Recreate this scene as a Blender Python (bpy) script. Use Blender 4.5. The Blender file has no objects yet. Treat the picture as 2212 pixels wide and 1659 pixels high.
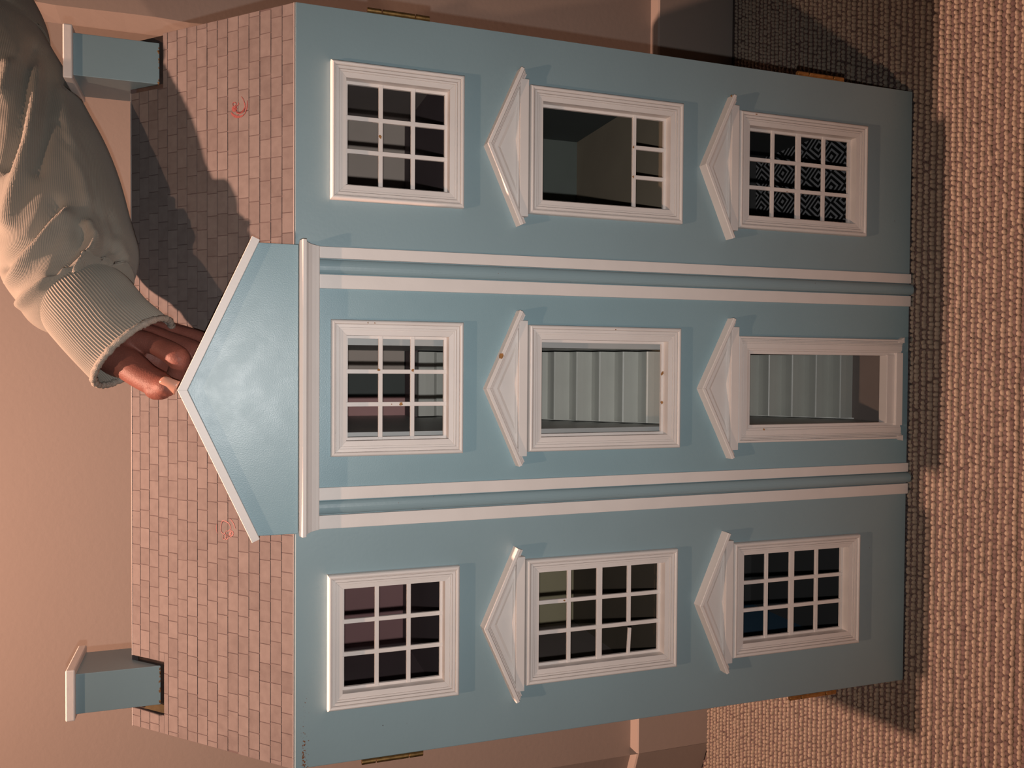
import bpy, bmesh, math, random
import numpy as np
from mathutils import Vector, Matrix

SC = bpy.context.scene
COL = SC.collection
R = math.radians
random.seed(7)
RNG = np.random.default_rng(7)

# ------------------------------------------------------------------ camera
CAM = (0.0220, -0.8033, 0.7912)
YAW, PITCH, ROLL, FPX = -0.0211, 0.3338, 0.0004, 1798.0
_cy, _sy, _cp, _sp = math.cos(YAW), math.sin(YAW), math.cos(PITCH), math.sin(PITCH)
FW = Vector((_sy * _cp, _cy * _cp, -_sp))
_rt = Vector((_cy, -_sy, 0.0))
_dn = FW.cross(_rt)
RT = _rt * math.cos(ROLL) + _dn * math.sin(ROLL)      # towards the house's right
DN = _dn * math.cos(ROLL) - _rt * math.sin(ROLL)      # towards the carpet
cam_data = bpy.data.cameras.new('camera')
cam = bpy.data.objects.new('camera', cam_data)
COL.objects.link(cam)
_bk = -FW
# the phone was held sideways: picture right = down the house, picture up = the house's right
cam.matrix_world = Matrix(((DN.x, RT.x, _bk.x, CAM[0]), (DN.y, RT.y, _bk.y, CAM[1]),
                           (DN.z, RT.z, _bk.z, CAM[2]), (0, 0, 0, 1)))
cam_data.sensor_fit = 'HORIZONTAL'
cam_data.sensor_width = 36.0
cam_data.lens = FPX / 2212.0 * 36.0
cam_data.clip_start = 0.02
SC.camera = cam

# ------------------------------------------------------------------ view, world, lights
SC.view_settings.view_transform = 'Standard'
SC.view_settings.look = 'None'
SC.view_settings.gamma = 1.0
SC.view_settings.use_curve_mapping = False
SC.view_settings.exposure = 0.0

world = bpy.data.worlds.new('room_ambient')
SC.world = world
world.use_nodes = True
world.node_tree.nodes['Background'].inputs[0].default_value = (1.0, 0.62, 0.42, 1)
world.node_tree.nodes['Background'].inputs[1].default_value = 0.008


def lamp(name, kind, loc, power, color, radius, aim=None, size=None, blend=0.5):
    d = bpy.data.lights.new(name, kind)
    d.energy = power
    d.color = color
    d.shadow_soft_size = radius
    o = bpy.data.objects.new(name, d)
    o.location = loc
    COL.objects.link(o)
    if kind == 'SPOT':
        d.spot_size = size
        d.spot_blend = blend
        o.rotation_euler = Vector(aim).to_track_quat('-Z', 'Y').to_euler()
    return o


FLASH_LOC = Vector(CAM) - RT * 0.030 - DN * 0.002
lamp('phone_flash', 'SPOT', FLASH_LOC, 15.5, (1.0, 0.97, 0.95), 0.004, FW - DN * 0.12, R(94), 1.0)
lamp('ceiling_downlight', 'SPOT', (-0.22, 0.05, 2.30), 305.0, (1.0, 0.565, 0.40), 0.018, (0.03, 0.0, -1), R(92), 1.0)
lamp('ceiling_downlight', 'POINT', (-0.25, -0.70, 2.30), 44.0, (1.0, 0.60, 0.40), 0.018)


# ------------------------------------------------------------------ photo-pixel helpers (only used to place things in space)
def ray(px, py):
    return FW + RT * ((1659 - py - 829.5) / FPX) + DN * ((px - 1106.0) / FPX)


def atY(px, py, Y):
    d = ray(px, py)
    t = (Y - CAM[1]) / d.y
    return Vector(CAM) + d * t


def atZ(px, py, Z):
    d = ray(px, py)
    t = (Z - CAM[2]) / d.z
    return Vector(CAM) + d * t


def to_px(P):
    P = np.asarray(P, float) - np.array(CAM)
    z = P @ np.array(FW)
    return 1106 + FPX * (P @ np.array(DN)) / z, 1659 - 829.5 - FPX * (P @ np.array(RT)) / z


# ------------------------------------------------------------------ materials
def nd(t, kind, **kw):
    n = t.nodes.new(kind)
    for k, v in kw.items():
        if k in n.inputs.keys():
            n.inputs[k].default_value = v
        else:
            setattr(n, k, v)
    return n


def mat(name, col, rough=0.5, var=0.06, vscale=30.0, bump=0.0, bscale=400.0, spec=0.5, coat=0.0, coord='Object'):
    m = bpy.data.materials.new(name)
    m.use_nodes = True
    t = m.node_tree
    b = t.nodes['Principled BSDF']
    b.inputs['Roughness'].default_value = rough
    b.inputs['Specular IOR Level'].default_value = spec
    b.inputs['Coat Weight'].default_value = coat
    b.inputs['Coat Roughness'].default_value = 0.12
    tc = nd(t, 'ShaderNodeTexCoord')
    n = nd(t, 'ShaderNodeTexNoise', Scale=vscale, Detail=4.0)
    t.links.new(tc.outputs[coord], n.inputs['Vector'])
    r = nd(t, 'ShaderNodeValToRGB')
    r.color_ramp.elements[0].position = 0.3
    r.color_ramp.elements[1].position = 0.7
    r.color_ramp.elements[0].color = (*[c * (1 - var) for c in col], 1)
    r.color_ramp.elements[1].color = (*[min(1, c * (1 + var)) for c in col], 1)
    t.links.new(n.outputs['Fac'], r.inputs['Fac'])
    t.links.new(r.outputs['Color'], b.inputs['Base Color'])
    if bump:
        n2 = nd(t, 'ShaderNodeTexNoise', Scale=bscale, Detail=3.0)
        t.links.new(tc.outputs[coord], n2.inputs['Vector'])
        bp = nd(t, 'ShaderNodeBump', Strength=bump, Distance=0.001)
        t.links.new(n2.outputs['Fac'], bp.inputs['Height'])
        t.links.new(bp.outputs['Normal'], b.inputs['Normal'])
    m['ramp'] = r.name
    return m


BLUE = mat('blue_paint', (0.258, 0.362, 0.396), 0.36, 0.035, 9, 0.10, 260)
BLUE_G = mat('blue_gloss_paint', (0.255, 0.385, 0.430), 0.30, 0.035, 9, 0.10, 900)
WHITE = mat('white_trim_paint', (0.77, 0.71, 0.67), 0.44, 0.03, 25, 0.07, 220)
CHIP = mat('bare_wood_chip', (0.33, 0.15, 0.045), 0.8, 0.35, 300)
DARKWOOD = mat('dark_wood', (0.055, 0.033, 0.026), 0.85, 0.3, 90)
WOOD = mat('bare_wood', (0.30, 0.19, 0.09), 0.8, 0.25, 90)
WALL = mat('wall_emulsion', (0.262, 0.219, 0.193), 0.85, 0.02, 5, 0.12, 150)
SKIRT = mat('skirting_paint', (0.295, 0.25, 0.222), 0.6, 0.03, 8, 0.1, 150)
BRASS = mat('brass', (0.40, 0.24, 0.09), 0.35, 0.3, 200)
BRASS.node_tree.nodes['Principled BSDF'].inputs['Metallic'].default_value = 0.85
RED = mat('red_crayon', (0.17, 0.030, 0.028), 0.6, 0.3, 400)
GROUT = mat('roof_joint', (0.066, 0.046, 0.045), 0.85, 0.2, 90)
PAPER_EDGE = mat('paper_edge', (0.30, 0.265, 0.25), 0.8, 0.05, 40)
PALE = mat('grey_white_paint', (0.42, 0.43, 0.42), 0.45, 0.03, 20, 0.1, 200)
STAIR = mat('stair_paint', (0.50, 0.51, 0.465), 0.38, 0.04, 20, 0.1, 300)
BEIGE = mat('room_beige', (0.42, 0.355, 0.31), 0.8, 0.04, 20)
TAUPE = mat('room_taupe', (0.20, 0.165, 0.15), 0.8, 0.05, 20)
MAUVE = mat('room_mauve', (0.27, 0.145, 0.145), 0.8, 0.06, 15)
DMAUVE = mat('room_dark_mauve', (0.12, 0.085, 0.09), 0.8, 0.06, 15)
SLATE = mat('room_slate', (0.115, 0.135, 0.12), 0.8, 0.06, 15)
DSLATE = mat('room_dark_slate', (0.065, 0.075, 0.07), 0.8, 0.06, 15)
OLIVE = mat('room_olive', (0.34, 0.30, 0.19), 0.8, 0.05, 15)
SAND = mat('room_sand', (0.26, 0.215, 0.155), 0.8, 0.06, 15)
DBROWN = mat('room_dark_brown', (0.10, 0.078, 0.055), 0.8, 0.06, 15)
BLACKISH = mat('room_black', (0.055, 0.055, 0.055), 0.8, 0.05, 15)
RBLUE = mat('room_blue', (0.06, 0.14, 0.23), 0.8, 0.05, 15)
PINK = mat('room_pink', (0.42, 0.235, 0.225), 0.8, 0.05, 15)
UNDER = mat('dark_underside', (0.05, 0.045, 0.04), 0.9)

# blue facade: brown rubbed spots and grime along the eaves, all fixed to the panel
def facade_wear(m):
    t = m.node_tree
    b = t.nodes['Principled BSDF']
    src = b.inputs['Base Color'].links[0].from_socket
    tc = nd(t, 'ShaderNodeTexCoord')
    geo = nd(t, 'ShaderNodeSeparateXYZ')
    t.links.new(tc.outputs['Object'], geo.inputs['Vector'])
    n = nd(t, 'ShaderNodeTexNoise', Scale=520.0, Detail=2.0)
    t.links.new(tc.outputs['Object'], n.inputs['Vector'])
    # sparse specks over the whole board
    sp = nd(t, 'ShaderNodeMapRange')
    sp.inputs['From Min'].default_value = 0.765
    sp.inputs['From Max'].default_value = 0.80
    n3 = nd(t, 'ShaderNodeTexNoise', Scale=190.0, Detail=2.0)
    t.links.new(tc.outputs['Object'], n3.inputs['Vector'])
    t.links.new(n3.outputs['Fac'], sp.inputs['Value'])
    mx = nd(t, 'ShaderNodeMix', data_type='RGBA')
    mx.inputs[7].default_value = (0.07, 0.05, 0.04, 1)
    t.links.new(sp.outputs['Result'], mx.inputs['Factor'])
    t.links.new(src, mx.inputs[6])
    # band of rust-brown rubs near the left end of the eaves
    za = nd(t, 'ShaderNodeMapRange'); za.inputs['From Min'].default_value = 0.712; za.inputs['From Max'].default_value = 0.7195
    zb = nd(t, 'ShaderNodeMapRange'); zb.inputs['From Min'].default_value = 0.7245; zb.inputs['From Max'].default_value = 0.7195
    xa = nd(t, 'ShaderNodeMapRange'); xa.inputs['From Min'].default_value = -0.265; xa.inputs['From Max'].default_value = -0.355
    for k, s in ((za, 'Z'), (zb, 'Z'), (xa, 'X')):
        t.links.new(geo.outputs[s], k.inputs['Value'])
    m1 = nd(t, 'ShaderNodeMath', operation='MULTIPLY')
    m2 = nd(t, 'ShaderNodeMath', operation='MULTIPLY')
    t.links.new(za.outputs['Result'], m1.inputs[0]); t.links.new(zb.outputs['Result'], m1.inputs[1])
    t.links.new(m1.outputs[0], m2.inputs[0]); t.links.new(xa.outputs['Result'], m2.inputs[1])
    m3 = nd(t, 'ShaderNodeMath', operation='MULTIPLY_ADD')
    m3.inputs[1].default_value = 0.30
    t.links.new(m2.outputs[0], m3.inputs[0]); t.links.new(n.outputs['Fac'], m3.inputs[2])
    th = nd(t, 'ShaderNodeMapRange'); th.inputs['From Min'].default_value = 0.76; th.inputs['From Max'].default_value = 0.80
    t.links.new(m3.outputs[0], th.inputs['Value'])
    mx2 = nd(t, 'ShaderNodeMix', data_type='RGBA')
    mx2.inputs[7].default_value = (0.20, 0.085, 0.04, 1)
    t.links.new(th.outputs['Result'], mx2.inputs['Factor'])
    t.links.new(mx.outputs[2], mx2.inputs[6])
    t.links.new(mx2.outputs[2], b.inputs['Base Color'])


facade_wear(BLUE)
_t = BLUE_G.node_tree
_n = nd(_t, 'ShaderNodeTexNoise', Scale=60.0, Detail=8.0)
_c = nd(_t, 'ShaderNodeTexCoord')
_t.links.new(_c.outputs['Object'], _n.inputs['Vector'])
_r = nd(_t, 'ShaderNodeMapRange')
_r.inputs['From Min'].default_value = 0.35; _r.inputs['From Max'].default_value = 0.65
_r.inputs['To Min'].default_value = 0.335; _r.inputs['To Max'].default_value = 0.378
_t.links.new(_n.outputs['Fac'], _r.inputs['Value'])
_t.links.new(_r.outputs['Result'], _t.nodes['Principled BSDF'].inputs['Roughness'])


# roof tiles: printed pinkish slate, each one a little different
def tile_mat(name, island):
    m = bpy.data.materials.new(name)
    m.use_nodes = True
    t = m.node_tree
    b = t.nodes['Principled BSDF']
    b.inputs['Roughness'].default_value = 0.75
    b.inputs['Specular IOR Level'].default_value = 0.25
    if island:
        g = nd(t, 'ShaderNodeNewGeometry'); rnd = g.outputs['Random Per Island']
    else:
        g = nd(t, 'ShaderNodeObjectInfo'); rnd = g.outputs['Random']
    tc = nd(t, 'ShaderNodeNewGeometry')
    n = nd(t, 'ShaderNodeTexNoise', Scale=110.0, Detail=5.0)
    t.links.new(tc.outputs['Position'], n.inputs['Vector'])
    r = nd(t, 'ShaderNodeValToRGB')
    r.color_ramp.elements[0].color = (0.094, 0.077, 0.074, 1)
    r.color_ramp.elements[1].color = (0.150, 0.129, 0.123, 1)
    mx = nd(t, 'ShaderNodeMath', operation='MULTIPLY_ADD')
    mx.inputs[1].default_value = 0.45
    t.links.new(rnd, mx.inputs[0])
    sc = nd(t, 'ShaderNodeMath', operation='MULTIPLY_ADD')
    sc.inputs[1].default_value = 1.1; sc.inputs[2].default_value = -0.28
    t.links.new(n.outputs['Fac'], sc.inputs[0])
    t.links.new(sc.outputs[0], mx.inputs[2])
    t.links.new(mx.outputs[0], r.inputs['Fac'])
    t.links.new(r.outputs['Color'], b.inputs['Base Color'])
    return m


TILE = tile_mat('printed_slate', False)
TILE_I = tile_mat('printed_slate_rest', True)


# black floor paper with nested grey diamonds
def diamond_mat():
    m = bpy.data.materials.new('diamond_floor_paper')
    m.use_nodes = True
    t = m.node_tree
    b = t.nodes['Principled BSDF']
    b.inputs['Roughness'].default_value = 0.6
    tc = nd(t, 'ShaderNodeTexCoord')
    s = nd(t, 'ShaderNodeSeparateXYZ')
    t.links.new(tc.outputs['Object'], s.inputs['Vector'])
    outs = []
    for ax, per in (('X', 0.0415), ('Y', 0.0520)):
        a = nd(t, 'ShaderNodeMath', operation='PINGPONG')
        a.inputs[1].default_value = per / 2
        t.links.new(s.outputs[ax], a.inputs[0])
        d = nd(t, 'ShaderNodeMath', operation='MULTIPLY')
        d.inputs[1].default_value = 2.0 / per
        t.links.new(a.outputs[0], d.inputs[0])
        outs.append(d)
    add = nd(t, 'ShaderNodeMath', operation='ADD')
    t.links.new(outs[0].outputs[0], add.inputs[0]); t.links.new(outs[1].outputs[0], add.inputs[1])
    mul = nd(t, 'ShaderNodeMath', operation='MULTIPLY'); mul.inputs[1].default_value = 2.5
    t.links.new(add.outputs[0], mul.inputs[0])
    fr = nd(t, 'ShaderNodeMath', operation='FRACT')
    t.links.new(mul.outputs[0], fr.inputs[0])
    gt = nd(t, 'ShaderNodeMath', operation='GREATER_THAN'); gt.inputs[1].default_value = 0.58
    t.links.new(fr.outputs[0], gt.inputs[0])
    mx = nd(t, 'ShaderNodeMix', data_type='RGBA')
    mx.inputs[6].default_value = (0.008, 0.008, 0.008, 1)
    mx.inputs[7].default_value = (0.36, 0.36, 0.37, 1)
    t.links.new(gt.outputs[0], mx.inputs['Factor'])
    t.links.new(mx.outputs[2], b.inputs['Base Color'])
    return m


DIAMOND = diamond_mat()


# ------------------------------------------------------------------ mesh helpers
class MB:
    def __init__(self):
        self.v, self.f = [], []

    def add(self, vs, fs):
        k = len(self.v)
        self.v += [tuple(p) for p in vs]
        self.f += [tuple(i + k for i in q) for q in fs]
        return self

    def box(self, x0, x1, y0, y1, z0, z1):
        return self.add([(x0, y0, z0), (x1, y0, z0), (x1, y1, z0), (x0, y1, z0),
                         (x0, y0, z1), (x1, y0, z1), (x1, y1, z1), (x0, y1, z1)],
                        [(0, 3, 2, 1), (4, 5, 6, 7), (0, 1, 5, 4), (1, 2, 6, 5), (2, 3, 7, 6), (3, 0, 4, 7)])

    def loft(self, A, B, cap=True):
        """closed loops A and B (same count) joined by quads"""
        n = len(A)
        fs = [(i, (i + 1) % n, n + (i + 1) % n, n + i) for i in range(n)]
        if cap:
            fs += [tuple(range(n - 1, -1, -1)), tuple(range(n, 2 * n))]
        return self.add(list(A) + list(B), fs)

    def prism(self, poly, y0, y1):
        return self.loft([(x, y0, z) for x, z in poly], [(x, y1, z) for x, z in poly])

    def plate(self, x0, x1, z0, z1, y0, y1, holes):
        """upright board from y0 (front) to y1 with rectangular holes (hx0,hx1,hz0,hz1)"""
        xs = sorted({x0, x1, *[h[0] for h in holes], *[h[1] for h in holes]})
        zs = sorted({z0, z1, *[h[2] for h in holes], *[h[3] for h in holes]})
        solid = {}
        for i in range(len(xs) - 1):
            for j in range(len(zs) - 1):
                cx, cz = (xs[i] + xs[i + 1]) / 2, (zs[j] + zs[j + 1]) / 2
                solid[i, j] = not any(h[0] < cx < h[1] and h[2] < cz < h[3] for h in holes)
        idx = {}

        def V(i, j, k):
            if (i, j, k) not in idx:
                idx[i, j, k] = len(self.v)
                self.v.append((xs[i], (y0, y1)[k], zs[j]))
            return idx[i, j, k]
        for (i, j), s in solid.items():
            if not s:
                continue
            self.f.append((V(i, j, 0), V(i + 1, j, 0), V(i + 1, j + 1, 0), V(i, j + 1, 0)))
            self.f.append((V(i, j, 1), V(i, j + 1, 1), V(i + 1, j + 1, 1), V(i + 1, j, 1)))
            if not solid.get((i - 1, j)):
                self.f.append((V(i, j, 0), V(i, j + 1, 0), V(i, j + 1, 1), V(i, j, 1)))
            if not solid.get((i + 1, j)):
                self.f.append((V(i + 1, j, 0), V(i + 1, j, 1), V(i + 1, j + 1, 1), V(i + 1, j + 1, 0)))
            if not solid.get((i, j - 1)):
                self.f.append((V(i, j, 0), V(i, j, 1), V(i + 1, j, 1), V(i + 1, j, 0)))
            if not solid.get((i, j + 1)):
                self.f.append((V(i, j + 1, 0), V(i + 1, j + 1, 0), V(i + 1, j + 1, 1), V(i, j + 1, 1)))
        return self

    def mould(self, p, a, n, L, prof, m0, m1):
        """sweep closed profile [(inward, proud)] from p along a for L; n is the inward direction; mitre slopes m0, m1"""
        p, a, n = Vector(p), Vector(a), Vector(n)
        out = Vector((0, -1, 0))
        A = [p + a * (m0 * k) + n * k + out * h for k, h in prof]
        B = [p + a * (L + m1 * k) + n * k + out * h for k, h in prof]
        return self.loft(A, B)

    def mesh(self, name, m=None, smooth=False):
        me = bpy.data.meshes.new(name)
        me.from_pydata(self.v, [], self.f)
        bm = bmesh.new(); bm.from_mesh(me)
        bmesh.ops.recalc_face_normals(bm, faces=bm.faces)
        bm.to_mesh(me); bm.free()
        if m:
            me.materials.append(m)
        if smooth:
            for p in me.polygons:
                p.use_smooth = True
        return me

    def obj(self, name, m, parent=None, smooth=False, bevel=0.0, seg=2, **props):
        o = bpy.data.objects.new(name, self.mesh(name, m, smooth))
        COL.objects.link(o)
        o.parent = parent
        if bevel:
            md = o.modifiers.new('bevel', 'BEVEL')
            md.width = bevel; md.segments = seg; md.limit_method = 'ANGLE'; md.angle_limit = R(40)
            md.harden_normals = False
        for k, v in props.items():
            o[k] = v
        return o


def empty(name, loc, **props):
    o = bpy.data.objects.new(name, None)
    o.location = loc
    o.empty_display_size = 0.05
    COL.objects.link(o)
    for k, v in props.items():
        o[k] = v
    return o


def struct(o):
    o['kind'] = 'structure'
    return o


# ------------------------------------------------------------------ the room
ys = -1.6
struct(MB().box(-2.2, 2.2, ys, 1.6, -0.05, -0.006).obj('floor', mat('carpet_backing', (0.085, 0.063, 0.055), 0.95, 0.2, 60)))
WB, WR = 0.463, 0.415
wb = MB().box(-0.640, 0.50, WB, WB + 0.10, -0.006, 2.4)
struct(wb.obj('wall_back', WALL))
# return at the left end of the chimney breast, running away from us
wl = MB().loft([(x, y, -0.006) for x, y in ((-0.640, WB), (-0.640, WB + 0.1), (-1.50, 0.92), (-1.56, 0.83))], [(x, y, 2.4) for x, y in ((-0.640, WB), (-0.640, WB + 0.1), (-1.50, 0.92), (-1.56, 0.83))])
struct(wl.obj('wall_left', WALL))
# the nearer wall on the right, with its uneven plastered arris
wr = MB()
N = 60
rngp = random.Random(3)
A, B, Cc, Dd = [], [], [], []
for i in range(N + 1):
    z = -0.006 + 2.406 * i / N
    j = rngp.uniform(-0.0012, 0.0012)
    A.append((0.480, WB + 0.001, z)); B.append((0.487 + j, WR, z)); Cc.append((2.2, WR, z)); Dd.append((2.2, WB + 0.1, z))
vs = A + B + Cc + Dd
fs = []
for s in range(3):
    for i in range(N):
        fs.append((s * (N + 1) + i, (s + 1) * (N + 1) + i, (s + 1) * (N + 1) + i + 1, s * (N + 1) + i + 1))
wr.add(vs, fs)
struct(wr.obj('wall_right', WALL))
SH = 0.1335
prof = [(0, 0), (0, 0.0), (0.026, 0.0), (0.026, SH - 0.002), (0.024, SH), (0, SH)]


def board(name, p0, p1, nrm):
    m = MB()
    p0, p1, nrm = Vector((*p0, 0)), Vector((*p1, 0)), Vector((*nrm, 0))
    q = [(0.0, -0.004), (0.026, -0.004), (0.026, SH - 0.0025), (0.0235, SH), (0.0, SH)]
    m.loft([p0 + nrm * d + Vector((0, 0, z)) for d, z in q], [p1 + nrm * d + Vector((0, 0, z)) for d, z in q])
    return struct(m.obj(name, SKIRT))


board('baseboard_back', (-0.6265, WB), (0.478, WB), (0, -1))
board('baseboard_right', (0.462, WR), (2.2, WR), (0, -1))
mleft = MB()
q = [(0.0, -0.004), (0.0265, -0.004), (0.0265, SH - 0.0025), (0.024, SH), (0.0, SH)]
mleft.loft([Vector((-0.640 + 0.0135 * d / 0.0265, WB - d, z)) for d, z in q],
           [Vector((-1.560 - 0.0100 * d / 0.0265, 0.832 - 0.0245 * d / 0.0265, z)) for d, z in q])
struct(mleft.obj('baseboard_left', SKIRT))


# carpet: ribs of looped pile across the room, every loop its own bump of yarn
def carpet():
    pitch, step = 0.0097, 0.0056
    rows = np.arange(-0.34, 0.62, pitch)
    # unit loop: 8-gon rings
    ang = np.arange(8) * math.pi / 4
    rings = [(1.0, -0.75), (1.02, 0.0), (0.72, 0.68), (0.0, 1.0)]
    uv, uf = [], []
    for r, z in rings[:3]:
        for a in ang:
            uv.append((r * math.cos(a), r * math.sin(a), z))
    uv.append((0, 0, 1.0))
    for k in range(2):
        for i in range(8):
            uf.append((k * 8 + i, k * 8 + (i + 1) % 8, (k + 1) * 8 + (i + 1) % 8, (k + 1) * 8 + i))
    tri = [(16 + i, 16 + (i + 1) % 8, 24) for i in range(8)]
    U = np.array(uv)
    V, Q, T, MQ, MT = [], [], [], [], []
    off = 0
    for ri, y in enumerate(rows):
        half = 0.66 + 0.30 * (y + 0.34) * 0.5
        xs = np.arange(-half - 0.06, half + 0.02, step) if y < 0.437 else np.arange(-0.95, -0.655 - (y - 0.437) * 1.6, step)
        if y > 0.387:
            xs = xs[xs < 0.45]
        if len(xs) < 2:
            continue
        for low in (0, 1):
            n = len(xs)
            drift = np.cumsum(RNG.normal(0, 0.00010, n))
            drift -= np.linspace(drift[0], drift[-1], n)
            cx = xs + RNG.normal(0, 0.0007, n) + (0.003 if low else 0) + RNG.uniform(-.003, .003)
            cyy = y + drift * 0.8 + RNG.normal(0, 0.00035, n) + (pitch * 0.5 if low else 0)
            sx = step * 0.59 * RNG.uniform(0.88, 1.16, n)
            sy = (0.0024 if not low else 0.0037) * RNG.uniform(0.86, 1.16, n)
            sz = (0.0042 if not low else 0.0030) * RNG.uniform(0.85, 1.1, n)
            cz = np.full(n, -0.0050 if not low else -0.0064) + RNG.normal(0, 0.00025, n)
            rot = RNG.normal(0.0, 0.12, n) + (0.42 if low else 0.0)
            c, s = np.cos(rot), np.sin(rot)
            lx, ly, lz = U[:, 0][None] * sx[:, None], U[:, 1][None] * sy[:, None], U[:, 2][None] * sz[:, None]
            P = np.stack([lx * c[:, None] - ly * s[:, None] + cx[:, None], lx * s[:, None] + ly * c[:, None] + cyy[:, None], lz + cz[:, None]], -1)
            V.append(P.reshape(-1, 3))
            base = off + 25 * np.arange(n)
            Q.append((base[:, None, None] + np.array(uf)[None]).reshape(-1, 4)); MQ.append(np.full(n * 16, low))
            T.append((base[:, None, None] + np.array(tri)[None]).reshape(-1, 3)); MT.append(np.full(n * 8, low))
            off += 25 * n
    V, Q, T = np.concatenate(V), np.concatenate(Q), np.concatenate(T)
    me = bpy.data.meshes.new('carpet_pile')
    me.vertices.add(len(V)); me.vertices.foreach_set('co', V.ravel())
    loops = np.concatenate([Q.ravel(), T.ravel()])
    me.loops.add(len(loops)); me.loops.foreach_set('vertex_index', loops.astype(np.int32))
    tot = np.concatenate([np.full(len(Q), 4), np.full(len(T), 3)])
    st = np.concatenate([[0], np.cumsum(tot)[:-1]])
    me.polygons.add(len(tot))
    me.polygons.foreach_set('loop_start', st.astype(np.int32))
    me.polygons.foreach_set('loop_total', tot.astype(np.int32))
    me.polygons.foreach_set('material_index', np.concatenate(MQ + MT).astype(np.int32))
    me.polygons.foreach_set('use_smooth', np.ones(len(tot), bool))
    me.update(calc_edges=True)

    def yarn(name, a, b):
        m = bpy.data.materials.new(name)
        m.use_nodes = True
        t = m.node_tree
        bs = t.nodes['Principled BSDF']
        bs.inputs['Roughness'].default_value = 0.95
        bs.inputs['Specular IOR Level'].default_value = 0.1
        g = nd(t, 'ShaderNodeNewGeometry')
        r = nd(t, 'ShaderNodeValToRGB')
        r.color_ramp.elements[0].color = (*a, 1); r.color_ramp.elements[1].color = (*b, 1)
        n = nd(t, 'ShaderNodeTexNoise', Scale=900.0, Detail=2.0)
        t.links.new(g.outputs['Position'], n.inputs['Vector'])
        ad = nd(t, 'ShaderNodeMath', operation='MULTIPLY_ADD'); ad.inputs[1].default_value = 0.5
        t.links.new(g.outputs['Random Per Island'], ad.inputs[0])
        h = nd(t, 'ShaderNodeMath', operation='MULTIPLY'); h.inputs[1].default_value = 0.6
        t.links.new(n.outputs['Fac'], h.inputs[0]); t.links.new(h.outputs[0], ad.inputs[2])
        t.links.new(ad.outputs[0], r.inputs['Fac'])
        t.links.new(r.outputs['Color'], bs.inputs['Base Color'])
        bp = nd(t, 'ShaderNodeBump', Strength=0.5, Distance=0.0006)
        t.links.new(n.outputs['Fac'], bp.inputs['Height']); t.links.new(bp.outputs['Normal'], bs.inputs['Normal'])
        return m
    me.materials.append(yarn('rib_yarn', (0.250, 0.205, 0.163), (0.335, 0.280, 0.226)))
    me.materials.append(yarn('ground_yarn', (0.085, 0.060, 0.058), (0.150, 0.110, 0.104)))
    o = bpy.data.objects.new('carpet', me)
    COL.objects.link(o)
    o['kind'] = 'stuff'
    o['label'] = 'beige and mauve ribbed loop pile carpet under the blue doll house'
    o['category'] = 'carpet'
    return o


carpet()

# ------------------------------------------------------------------ the doll house
W2, HZ = 0.36, 0.7276
house = empty('dollhouse', (0, 0.155, 0), label='big pale blue wooden doll house with white trim and two chimneys', category='doll house')
house.location = (0, 0, 0)

WIN = {  # centre x, z0, z1, columns, rows, pediment
    'TL': (-0.2412, 0.5685, 0.6980, 3, 3, False), 'TC': (0.0012, 0.5657, 0.6952, 3, 3, False), 'TR': (0.2443, 0.5659, 0.6960, 3, 3, False),
    'ML': (-0.2403, 0.3212, 0.4974, 3, 4, True), 'MC': (0.0006, 0.3200, 0.4963, 3, 4, True), 'MR': (0.2440, 0.3197, 0.4967, 3, 4, True),
    'BL': (-0.2392, 0.0742, 0.2492, 3, 4, True), 'BR': (0.2446, 0.0718, 0.2483, 3, 4, True)}
WH = 0.0650
HOLE_IN = 0.0125


def hole(k):
    c, z0, z1 = WIN[k][:3]
    return (c - WH + HOLE_IN, c + WH - HOLE_IN, z0 + HOLE_IN, z1 - HOLE_IN)


DOORC = -0.0012
PX = 0.1165
lp = MB().plate(-W2, -0.1125, 0.0, HZ, 0.0, 0.010, [hole('TL'), hole('ML'), hole('BL')])
lp.obj('facade_panel', BLUE, house, bevel=0.0012, label='left hinged front panel')
rp = MB().plate(0.1165, W2, 0.0, HZ, 0.0, 0.010, [hole('TR'), hole('MR'), hole('BR')])
rp.obj('facade_panel', BLUE, house, bevel=0.0018, label='right hinged front panel')
cp = MB().plate(-0.1118, 0.1158, 0.001, 0.7262, -0.0012, 0.010, [hole('TC'), hole('MC'), (DOORC - 0.0435, DOORC + 0.0435, 0.014, 0.2335)])
cp.obj('facade_panel', BLUE_G, house, bevel=0.0008, label='middle lift-off front panel')

# ---- shell
gp = [(0.012, 0.0), (0.310, 0.0), (0.310, HZ), (0.155, HZ + 0.148), (0.012, HZ + 0.005)]
for s in (-1, 1):
    m = MB()
    x0, x1 = (-W2 + 0.0005, -0.346) if s < 0 else (0.346, W2 - 0.0005)
    m.loft([(x0, y, z) for y, z in gp], [(x1, y, z) for y, z in gp])
    m.obj('side_wall', BLUE, house)
MB().box(-0.346, 0.346, 0.302, 0.310, 0.0, HZ).obj('back_panel', WOOD, house)
MB().box(-0.346, 0.346, 0.012, 0.302, 0.0, 0.0085).obj('floor_board', WOOD, house)
for z, (ya, yb) in ((0.311, (0.012, 0.302)), (0.561, (0.012, 0.302))):
    for x0, x1 in ((-0.346, -0.051), (0.051, 0.346)):
        MB().box(x0, x1, ya, yb, z - 0.009, z).obj('floor_board', WOOD, house)
MB().box(-0.051, 0.051, 0.262, 0.302, 0.552, 0.561).obj('landing', DMAUVE, house)
MB().box(-0.043, 0.043, 0.013, 0.054, 0.552, 0.561).obj('landing', DMAUVE, house)  # added unseen floor strip, keeps the front downlight off the stairs below
MB().box(-0.346, 0.346, 0.012, 0.302, HZ - 0.012, HZ - 0.004).obj('attic_floor', TAUPE, house)
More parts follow.
